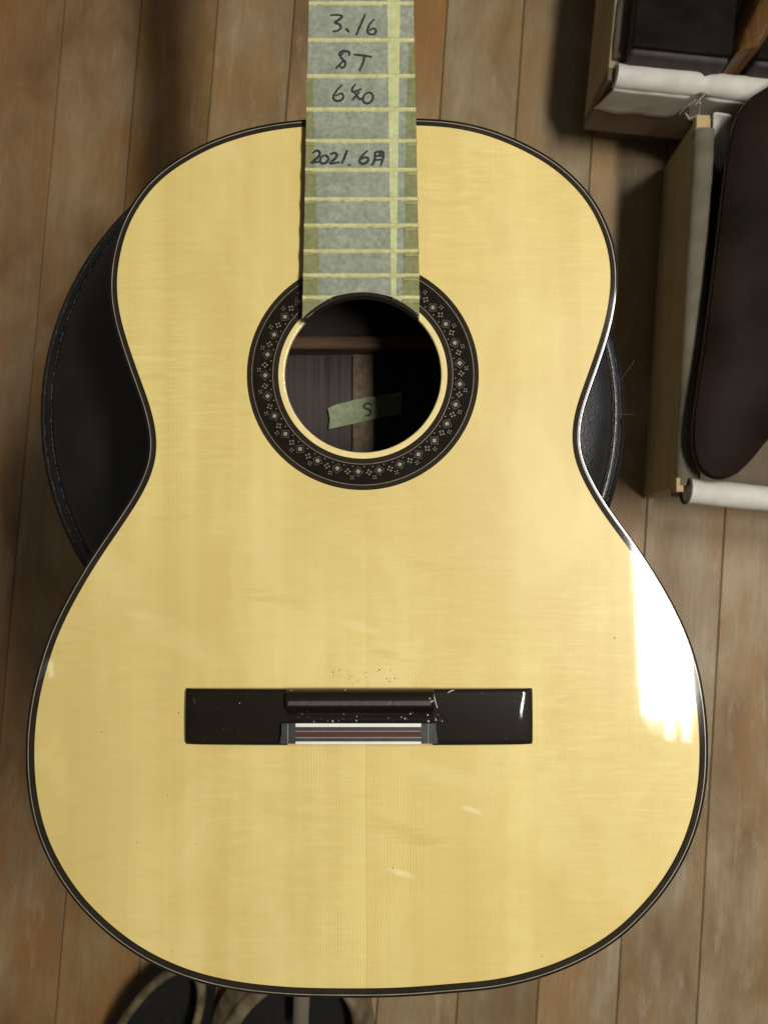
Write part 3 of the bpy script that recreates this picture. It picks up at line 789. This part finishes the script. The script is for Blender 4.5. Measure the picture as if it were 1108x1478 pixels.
discs('brown_specks', sp, M['speck'], 'tiny brown specks on the spruce above the bridge')

# ------------------------------------------------------------------ stool under the guitar
sx, sy = P(480, 592, -.125)[:2]
ST = tag(empty('round_stool', (sx, sy, FZ)), 'round black leather stool seat with stitched rim, holding up the guitar', 'stool')
def lathe(name, mat, prof, parent, n=96, smooth=True, angle=60):
    m = MB(); rows = [[(r*cos(2*pi*k/n), r*sin(2*pi*k/n), z) for r, z in prof] for k in range(n)]
    m.sweep(rows, closed=True); return m.build(name, mat, parent, smooth=smooth, angle=angle)
h0 = -FZ
def zz(v): return v+h0
R = .2035
prof = [(.0005, zz(-.1010)), (.10, zz(-.1010)), (.130, zz(-.1012)), (.150, zz(-.1025)), (.165, zz(-.1050)), (.178, zz(-.1090)), (.187, zz(-.1140)), (.1925, zz(-.1205)), (.1935, zz(-.1235)),
        (.1945, zz(-.1215)), (.1965, zz(-.1215)), (.1985, zz(-.1235)), (.1988, zz(-.1255)), (.2005, zz(-.1245)), (.2035, zz(-.1285)), (.2045, zz(-.145)), (.2040, zz(-.170)), (.198, zz(-.178)), (.0005, zz(-.178))]
prof = [(r*1.024, z) for r, z in prof]
seat = lathe('seat_cushion', M['leather'], prof[:12]+[(.190, prof[11][1]-.004), (.0005, prof[11][1]-.004)], ST, 128)
lathe('seat_rim', M['rim'], [(.1975, zz(-.128))]+[(r, z) for r, z in prof[11:]], ST, 128)
def stitches(name, r, z, n, dash):
    m = MB()
    for k in range(n):
        a = 2*pi*k/n+rt.uniform(-.001, .001); da = 2*pi/n*dash/2
        rr = r+rt.uniform(-.0003, .0003)
        m.tube([(rr*cos(a+s*da), rr*sin(a+s*da), z+(.0004 if s == 0 else 0)) for s in (-1, 0, 1)], .00026, 5)
    o = m.build(name, M['thread'], seat); tag(o, kind='stuff')
stitches('seam_stitching', .1980, zz(-.1222), 300, .86); stitches('seam_stitching', .2036, zz(-.1247), 320, .92)
m = MB()
for pts_ in ([(.1990, .020, zz(-.124)), (.2035, .024, zz(-.122)), (.2085, .031, zz(-.118)), (.2105, .034, zz(-.117))], [(.195, -.004, zz(-.121)), (.203, -.0035, zz(-.122)), (.2115, -.004, zz(-.120))]):
    m.tube([(.199+(a*1.02-.199)*.8, b, c) for a, b, c in pts_], .00014, 5)
m.build('loose_thread', M['thread'], seat)
lathe('gas_column', M['chrome'], [(.0005, .09), (.024, .09), (.024, .26), (.016, .265), (.016, zz(-.19)), (.06, zz(-.185)), (.06, zz(-.178)), (.0005, zz(-.178))], ST, 40)
for k in range(5):
    a = radians(90+8)+2*pi*k/5; m = MB()
    rows = []
    for s, wd, zt in ((.0, .026, .105), (.5, .020, .095), (1, .014, .075)):
        r_ = .02+.165*s
        rows.append([Vector((r_*cos(a)-t_*sin(a), r_*sin(a)+t_*cos(a), z_)) for t_, z_ in ((-wd, zt-.03), (-wd, zt-.008), (-wd*.6, zt), (wd*.6, zt), (wd, zt-.008), (wd, zt-.03))])
    m.sweep(rows, wrap=True); m.f.append(tuple(len(m.v)-1-i for i in range(6))); m.m.append(0)
    leg = m.build('leg', M['plastic'], ST, smooth=True, angle=40)
    m = MB(); cxr = .18
    m.tube([(cxr*cos(a)-.012*sin(a), cxr*sin(a)+.012*cos(a), .0235), (cxr*cos(a)+.012*sin(a), cxr*sin(a)-.012*cos(a), .0235)], .0232, 20)
    m.build('caster', M['plastic'], leg, smooth=True)

# ------------------------------------------------------------------ trays at the right
class Frame:
    def __init__(s, o, ang): s.o = o; s.u = Vector((cos(ang), sin(ang), 0)); s.v = Vector((-sin(ang), cos(ang), 0)); s.ang = ang
ZA0, ZA1 = -.53, -.425
cA = P(841, 187, ZA0)
TA = tag(empty('padded_tray', (cA.x, cA.y, ZA0), radians(-6)), 'olive brown tray at the top right with a long white cloth roll on its edge', 'tray')
HA = ZA1-ZA0
m = MB(); m.box(0, .016, .014, .62, 0, HA); m.build('side_wall', M['olive'], TA, bevel=.001)
m = MB(); m.box(0, .55, 0, .0135, 0, HA); m.build('front_wall', M['panel'], TA, bevel=.001)
m = MB(); m.box(.0162, .55, .0140, .62, .004, .012); m.build('bottom_board', M['panel'], TA)
# cloth roll on the front wall with a gather and a hanging flap
def roll(name, mat, p0, p1, r, parent, gather=None, lump=.0006, seed=1, flap=None):
    rr = random.Random(seed); p0 = Vector(p0); p1 = Vector(p1); n = 64; K = 20; d = (p1-p0).normalized()
    u = d.cross(Vector((0, 0, 1))).normalized(); v = Vector((0, 0, 1)); m = MB(); rows = []
    ph = [rr.uniform(0, 6) for _ in range(6)]
    for i in range(n+1):
        s = i/n; c = p0+(p1-p0)*s; g = 0
        if gather: g = max(exp(-((s-gg)/.013)**2) for gg in gather)
        row = []
        for k in range(K):
            q = 2*pi*k/K
            q_r = r*(1-.32*g)+lump*(sin(ph[0]+s*23+2*q)+.7*sin(ph[1]+s*41-3*q)+.5*sin(ph[2]+s*87+q))+g*.0012*sin(7*q+ph[3])
            row.append(c+u*cos(q)*q_r+v*sin(q)*q_r)
        rows.append(row)
    m.sweep(rows, wrap=True)
    m.f.append(tuple(range(K))); m.m.append(0); m.f.append(tuple(len(m.v)-1-i for i in range(K))); m.m.append(0)
    return m.build(name, mat, parent, smooth=True, angle=60)
roll('cloth_roll', M['cloth'], (.008, .004, HA+.002), (.42, .004, HA+.002), .0130, TA, [.235, .62], .00035, seed=2)
# flap: from the roll's outer side hanging down the front
m = MB(); rows = []
for i in range(61):
    s = i/60; x = .006+.41*s
    low = -.0035*sin(s*9)-.0015*sin(s*31)+.0008*sin(s*77)
    pull = exp(-((s-.235)/.02)**2)*.006
    rows.append([Vector((x+(.003*(1-j/8))-.006*(j/8)*(1 if s < .02 else max(0, 1-s*8)), .004-.0124+.0075*j/8+.0007*sin(s*55+j)*(j/8)+pull, HA-.001-.055*j/8+low*(j/8))) for j in range(9)])
m.sweep(rows); fo = m.build('cloth_flap', M['cloth'], TA, smooth=True); sm = fo.modifiers.new('thick', 'SOLIDIFY'); sm.thickness = .0008
roll('cloth_roll', M['cloth_dim'], (.0125, .022, HA-.001), (.0125, .60, HA-.001), .0105, TA, seed=4)  # same fabric as the front roll, its shaded tone set by colour
m = MB(); m.tube([(.105, -.012, HA+.010), (.102, -.015, HA-.004), (.097, -.015, HA-.022), (.106, -.016, HA-.032), (.113, -.015, HA-.022), (.106, -.014, HA-.002)], .0009, 6)
m.tube([(.099, -.014, HA+.002), (.094, -.015, HA-.012), (.092, -.015, HA-.026)], .0007, 6)
m.build('frayed_cord', M['cloth'], TA, smooth=True)
# cases inside tray A
def local(ob, px, py, z):
    p = P(px, py, z)-ob.location; a = -ob.rotation_euler.z
    return Vector((p.x*cos(a)-p.y*sin(a), p.x*sin(a)+p.y*cos(a), p.z))
zc = -.385
A1 = P(925, 67, zc); A2 = P(1056, 80, zc)
K1 = tag(empty('instrument_case', (A1.x, A1.y, ZA0+.012), radians(-6)), 'matt black box-shaped case inside the upper tray, just behind its white cloth roll', 'case', 'dark cases in the upper tray')
wk = (A2-A1).length; hk = zc-ZA0-.012
m = MB(); m.box(-.008, wk, -.004, .45, 0, hk-.0065); m.build('case_base', M['case_grey'], K1, bevel=.004)
m = MB(); m.box(-.010, wk+.001, 0, .452, hk-.006, hk); m.build('case_lid', M['case_black'], K1, bevel=.004)
B1 = P(1100, 84, zc)
K2 = tag(empty('instrument_case', (B1.x, B1.y, ZA0+.012), radians(-6)), 'second black case at the very edge of the picture, right of the amber wooden piece', 'case', 'dark cases in the upper tray')
m = MB(); m.box(-.004, .10, -.004, .45, 0, hk-.0065); m.build('case_base', M['case_grey'], K2, bevel=.004)
m = MB(); m.box(-.006, .101, 0, .452, hk-.006, hk); m.build('case_lid', M['case_black'], K2, bevel=.004)
# amber bent wooden piece standing between them
zb = -.375
ab = P(1066, 88, zb)
AM = tag(empty('bent_wood_piece', (ab.x, ab.y, ZA0+.012)), 'curved amber brown wooden piece standing between the two black cases', 'wood piece')
m = MB(); rows = []
edge = [((1064, 74), (1074, 72)), ((1067, 66), (1098, 66)), ((1074, 45), (1112, 45)), ((1086, 20), (1122, 20)), ((1098, -5), (1132, -5)), ((1108, -40), (1142, -40)), ((1116, -90), (1150, -90))]
for (a, b) in edge:
    pa = P(*a, zb)-ab; pb = P(*b, zb)-ab; hh = zb-ZA0-.012
    rows.append([Vector((pa.x, pa.y, 0)), Vector((pa.x, pa.y, hh-.004)), Vector((pa.x*.8+pb.x*.2, pa.y, hh)), Vector((pa.x*.2+pb.x*.8, pb.y, hh)), Vector((pb.x, pb.y, hh-.004)), Vector((pb.x, pb.y, 0))])
m.sweep(rows, wrap=True); m.f.append(tuple(range(6))); m.m.append(0); m.f.append(tuple(len(m.v)-1-i for i in range(6))); m.m.append(0)
m.build('curved_board', M['amber'], AM, smooth=True, angle=50)
# block the tray stands on
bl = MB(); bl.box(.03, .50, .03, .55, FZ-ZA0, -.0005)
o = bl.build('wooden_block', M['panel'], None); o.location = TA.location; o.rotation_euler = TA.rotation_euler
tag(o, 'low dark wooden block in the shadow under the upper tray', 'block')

# tray B
ZB1 = -.415; ZB0 = FZ+.0005
q = dict(b0=P(927, 719, ZB0), b1=P(957, 243, ZB0), t0=P(978, 700, ZB1), t1=P(1004, 171, ZB1))
q['t1'].z = q['t0'].z = ZB1
TB = tag(empty('padded_tray', (q['b0'].x, q['b0'].y, ZB0)), 'long wooden tray right of the guitar with cloth along its tall side wall', 'tray')
th = .0165
def rel(p): return p-TB.location
ux = Vector((1, 0, 0))
m = MB(); vs = [rel(q['b0']), rel(q['b0'])+ux*th, rel(q['b1'])+ux*th, rel(q['b1']), rel(q['t0']), rel(q['t0'])+ux*th, rel(q['t1'])+ux*th, rel(q['t1'])]
m.add(vs, [(3, 2, 1, 0), (4, 5, 6, 7), (0, 1, 5, 4), (1, 2, 6, 5), (2, 3, 7, 6), (3, 0, 4, 7)])
m.build('side_wall', M['olive'], TB, bevel=.0008)
# pale end grain block at the top end of the wall
a = rel(P(1004.5, 167, ZB1+.001)); m = MB(); m.box(a.x, a.x+.0150, a.y-.013, a.y+.001, -.010+a.z, a.z); m.build('wall_end', M['rawwood'], TB, bevel=.0006)
# cloth over the wall's top edge
m = MB(); rows = []
pa = rel(P(990, 701, ZB1)); pb_ = rel(P(1016, 188, ZB1))
for i in range(49):
    s = i/48; c = pa+(pb_-pa)*s; wv = .00015*sin(s*37)+.0002*sin(s*83); w0 = .0118+.0006*sin(s*5)
    rows.append([Vector((c.x-w0*cos(t_)+wv, c.y, c.z-.001+.0075*sin(t_)+wv)) for t_ in [pi*j/10 for j in range(11)]]+[Vector((c.x+w0-.002, c.y, c.z-.09))])
m.sweep(rows); m.f.append(tuple(range(12))); m.m.append(0); m.f.append(tuple(len(m.v)-1-i for i in range(12))); m.m.append(0)
m.build('edge_padding', M['cloth_dim'], TB, smooth=True, angle=60)
# white cloth scrap at the top end
m = MB(); rows = []
cl = [[(1027, 161), (1028, 176), (1027, 205), (1030, 250)], [(1036, 162), (1038, 178), (1040, 205), (1042, 250)], [(1048, 164), (1047, 178), (1050, 205), (1054, 250)], [(1058, 166), (1056, 180), (1062, 205), (1066, 250)]]
for i, r in enumerate(cl): rows.append([rel(P(x, y, ZB1+.004-.012*j-.003*(i % 2))) for j, (x, y) in enumerate(r)])
m.sweep(rows); fo = m.build('cloth_scrap', M['cloth'], TB, smooth=True)
s_ = fo.modifiers.new('sub', 'SUBSURF'); s_.levels = s_.render_levels = 2; s_ = fo.modifiers.new('thick', 'SOLIDIFY'); s_.thickness = .001
# end wall, its cloth roll with an open end, bottom board
r0 = rel(P(990, 708, ZB1)); r1 = rel(P(1300, 740, ZB1))
roll('cloth_roll', M['cloth'], r0, r1, .0138, TB, None, .00022, seed=9)
dv = (r1-r0).normalized()
m = MB(); rows = []
u_ = dv.cross(Vector((0, 0, 1))).normalized()
for rad, off in ((.0150, .001), (.0152, -.0016), (.0138, -.0022), (.0120, .000), (.0105, .010)):
    rows.append([r0+dv*off+u_*cos(2*pi*k/24)*rad+Vector((0, 0, 1))*sin(2*pi*k/24)*rad for k in range(24)])
m.sweep(rows, wrap=True); m.build('roll_end', M['case_grey'], TB, smooth=True)
m = MB(); e0 = rel(P(976, 712, ZB0)); e1 = r1.copy()
m.poly([(r0.x, r0.y-.004), (r1.x, r1.y-.004), (r1.x, r1.y+.008), (r0.x, r0.y+.008)], r0.z-.045, r0.z-.010); m.build('end_wall', M['panel'], TB)
a = rel(P(973.5, 690, ZB1)); b = rel(P(984, 710, ZB1)); m = MB(); m.box(a.x, b.x, b.y, a.y, a.z-.010, a.z+.004); m.build('corner_post', M['rawwood'], TB, bevel=.0006)
m = MB(); m.poly([(.03, .005), (.35, -.02), (.39, .50), (.05, .54)], .10, .112); m.build('bottom_board', M['panel'], TB)
# dark rounded body lying in tray B
out = [(1150, 100), (1108, 124), (1080, 143), (1064, 168), (1054, 205), (1046, 260), (1037, 340), (1026, 430), (1014, 520), (1004, 590), (1001, 630), (1004, 658), (1014, 680), (1034, 691), (1060, 686), (1085, 664), (1108, 636), (1145, 600), (1190, 560), (1260, 520), (1330, 450), (1340, 300), (1300, 170), (1220, 110)]
oc = catmull(out, 6); zt = -.385
pw_ = [P(x, y, zt) for x, y in oc]; c0 = P(1150, 380, zt)
IB = tag(empty('guitar_body', (c0.x, c0.y, TB.location.z+.1125)), 'dark brown lacquered instrument body with rounded end lying in the right hand tray', 'guitar body')
m = MB(); H = zt-(TB.location.z+.1125); rows = []
for sc1, z_ in ((.80, 0), (.86, H-.034), (1, H-.010), (.996, H-.002), (.985, H), (.5, H+.0002)):
    rows.append([Vector(((p.x-c0.x)*sc1, (p.y-c0.y)*sc1, z_)) for p in pw_])
m.sweep(rows, wrap=True); n = len(pw_); m.f.append(tuple(len(m.v)-n+i for i in range(n))); m.m.append(0)
m.build('lacquered_shell', M['case_brown'], IB, smooth=True, angle=70)
m = MB(); rows = []
for off, z_ in ((1.000, H-.0068), (1.003, H-.0062), (1.003, H-.0045), (1.000, H-.0038)): rows.append([Vector(((p.x-c0.x)*off, (p.y-c0.y)*off, z_)) for p in pw_])
m.sweep(rows, wrap=True); m.build('edge_line', M['binding'], IB, smooth=True)

# ------------------------------------------------------------------ shoes at the lower left, heel ends toward the guitar
def shoe(cxp, cyp, ang, ln, wd, label, tab, cw, um, fl_, hgt=.062):
    c = P(cxp, cyp, FZ+hgt)
    S = tag(empty('shoe', (c.x, c.y, FZ), ang), label, 'shoe', 'pair of shoes on the floor')
    def oval(a, b, z, n=56, back=1.0):
        r = []
        for k in range(n):
            q = 2*pi*k/n; y = a*sin(q); wfac = 1-.10*sin(q)
            r.append(Vector((b*cos(q)*wfac, y, z)))
        return r
    m = MB(); m.sweep([oval(ln*1.02, wd*1.06, 0), oval(ln*1.04, wd*1.10, .004), oval(ln*1.03, wd*1.09, .016), oval(ln*.98, wd*1.02, .018)], wrap=True)
    m.build('sole', M['shoe_black'], S, smooth=True)
    m = MB(); m.sweep([oval(ln*1.0, wd*1.05*fl_, .016), oval(ln*1.0, wd*1.08*fl_, .035), oval(ln*.97, wd*1.03, hgt-.006)], wrap=True)
    m.build('upper', um, S, smooth=True)
    m = MB(); rr = []
    for i in range(9):
        q = pi*i/8; o_ = 1.03-cw*(1-cos(q))/2; rr.append(oval(ln*.97*(1.0-cw*.62*(1-cos(q))/2), wd*o_, hgt-.006+.008*sin(q)))
    m.sweep(rr, wrap=True); m.build('collar', M['shoe_brown'], S, smooth=True)
    m = MB(); m.sweep([oval(ln*.97*(1-cw*.60), wd*(1.04-cw), hgt-.006), oval(ln*.95*(1-cw*.62), wd*(1.02-cw), hgt-.03), oval(ln*.9*(1-cw*.62), wd*(.98-cw), .022), oval(.001, .001, .022)], wrap=True)
    m.build('lining', M['shoe_black'], S, smooth=True)
    if tab:
        m = MB(); rows = []
        for j in range(9):
            t = j/8; z = hgt+.006-.012*t
            a_ = local(S, 436.5-.4*j, 1412+12*t*8*.8, FZ+z); sd = Vector((cos(-ang), sin(-ang), 0))*.0095
            a_.z = z
            rows.append([a_-sd, a_+Vector((0, 0, .0012)), a_+sd])
        m.sweep(rows); fo = m.build('pull_tab', M['tab'], S, smooth=True); fo.modifiers.new('t', 'SOLIDIFY').thickness = .0015
    return S
shoe(220, 1502, radians(-30), .105, .046, 'black and brown shoe at the lower left, its collar catching bright specks of light', 0, .24, M['shoe_black'], 1.12)
shoe(425, 1515, radians(-32), .100, .086, 'black shoe with a pale grey pull tab, right one of the pair beside the guitar', 1, .22, M['shoe_brown'], 1.12)
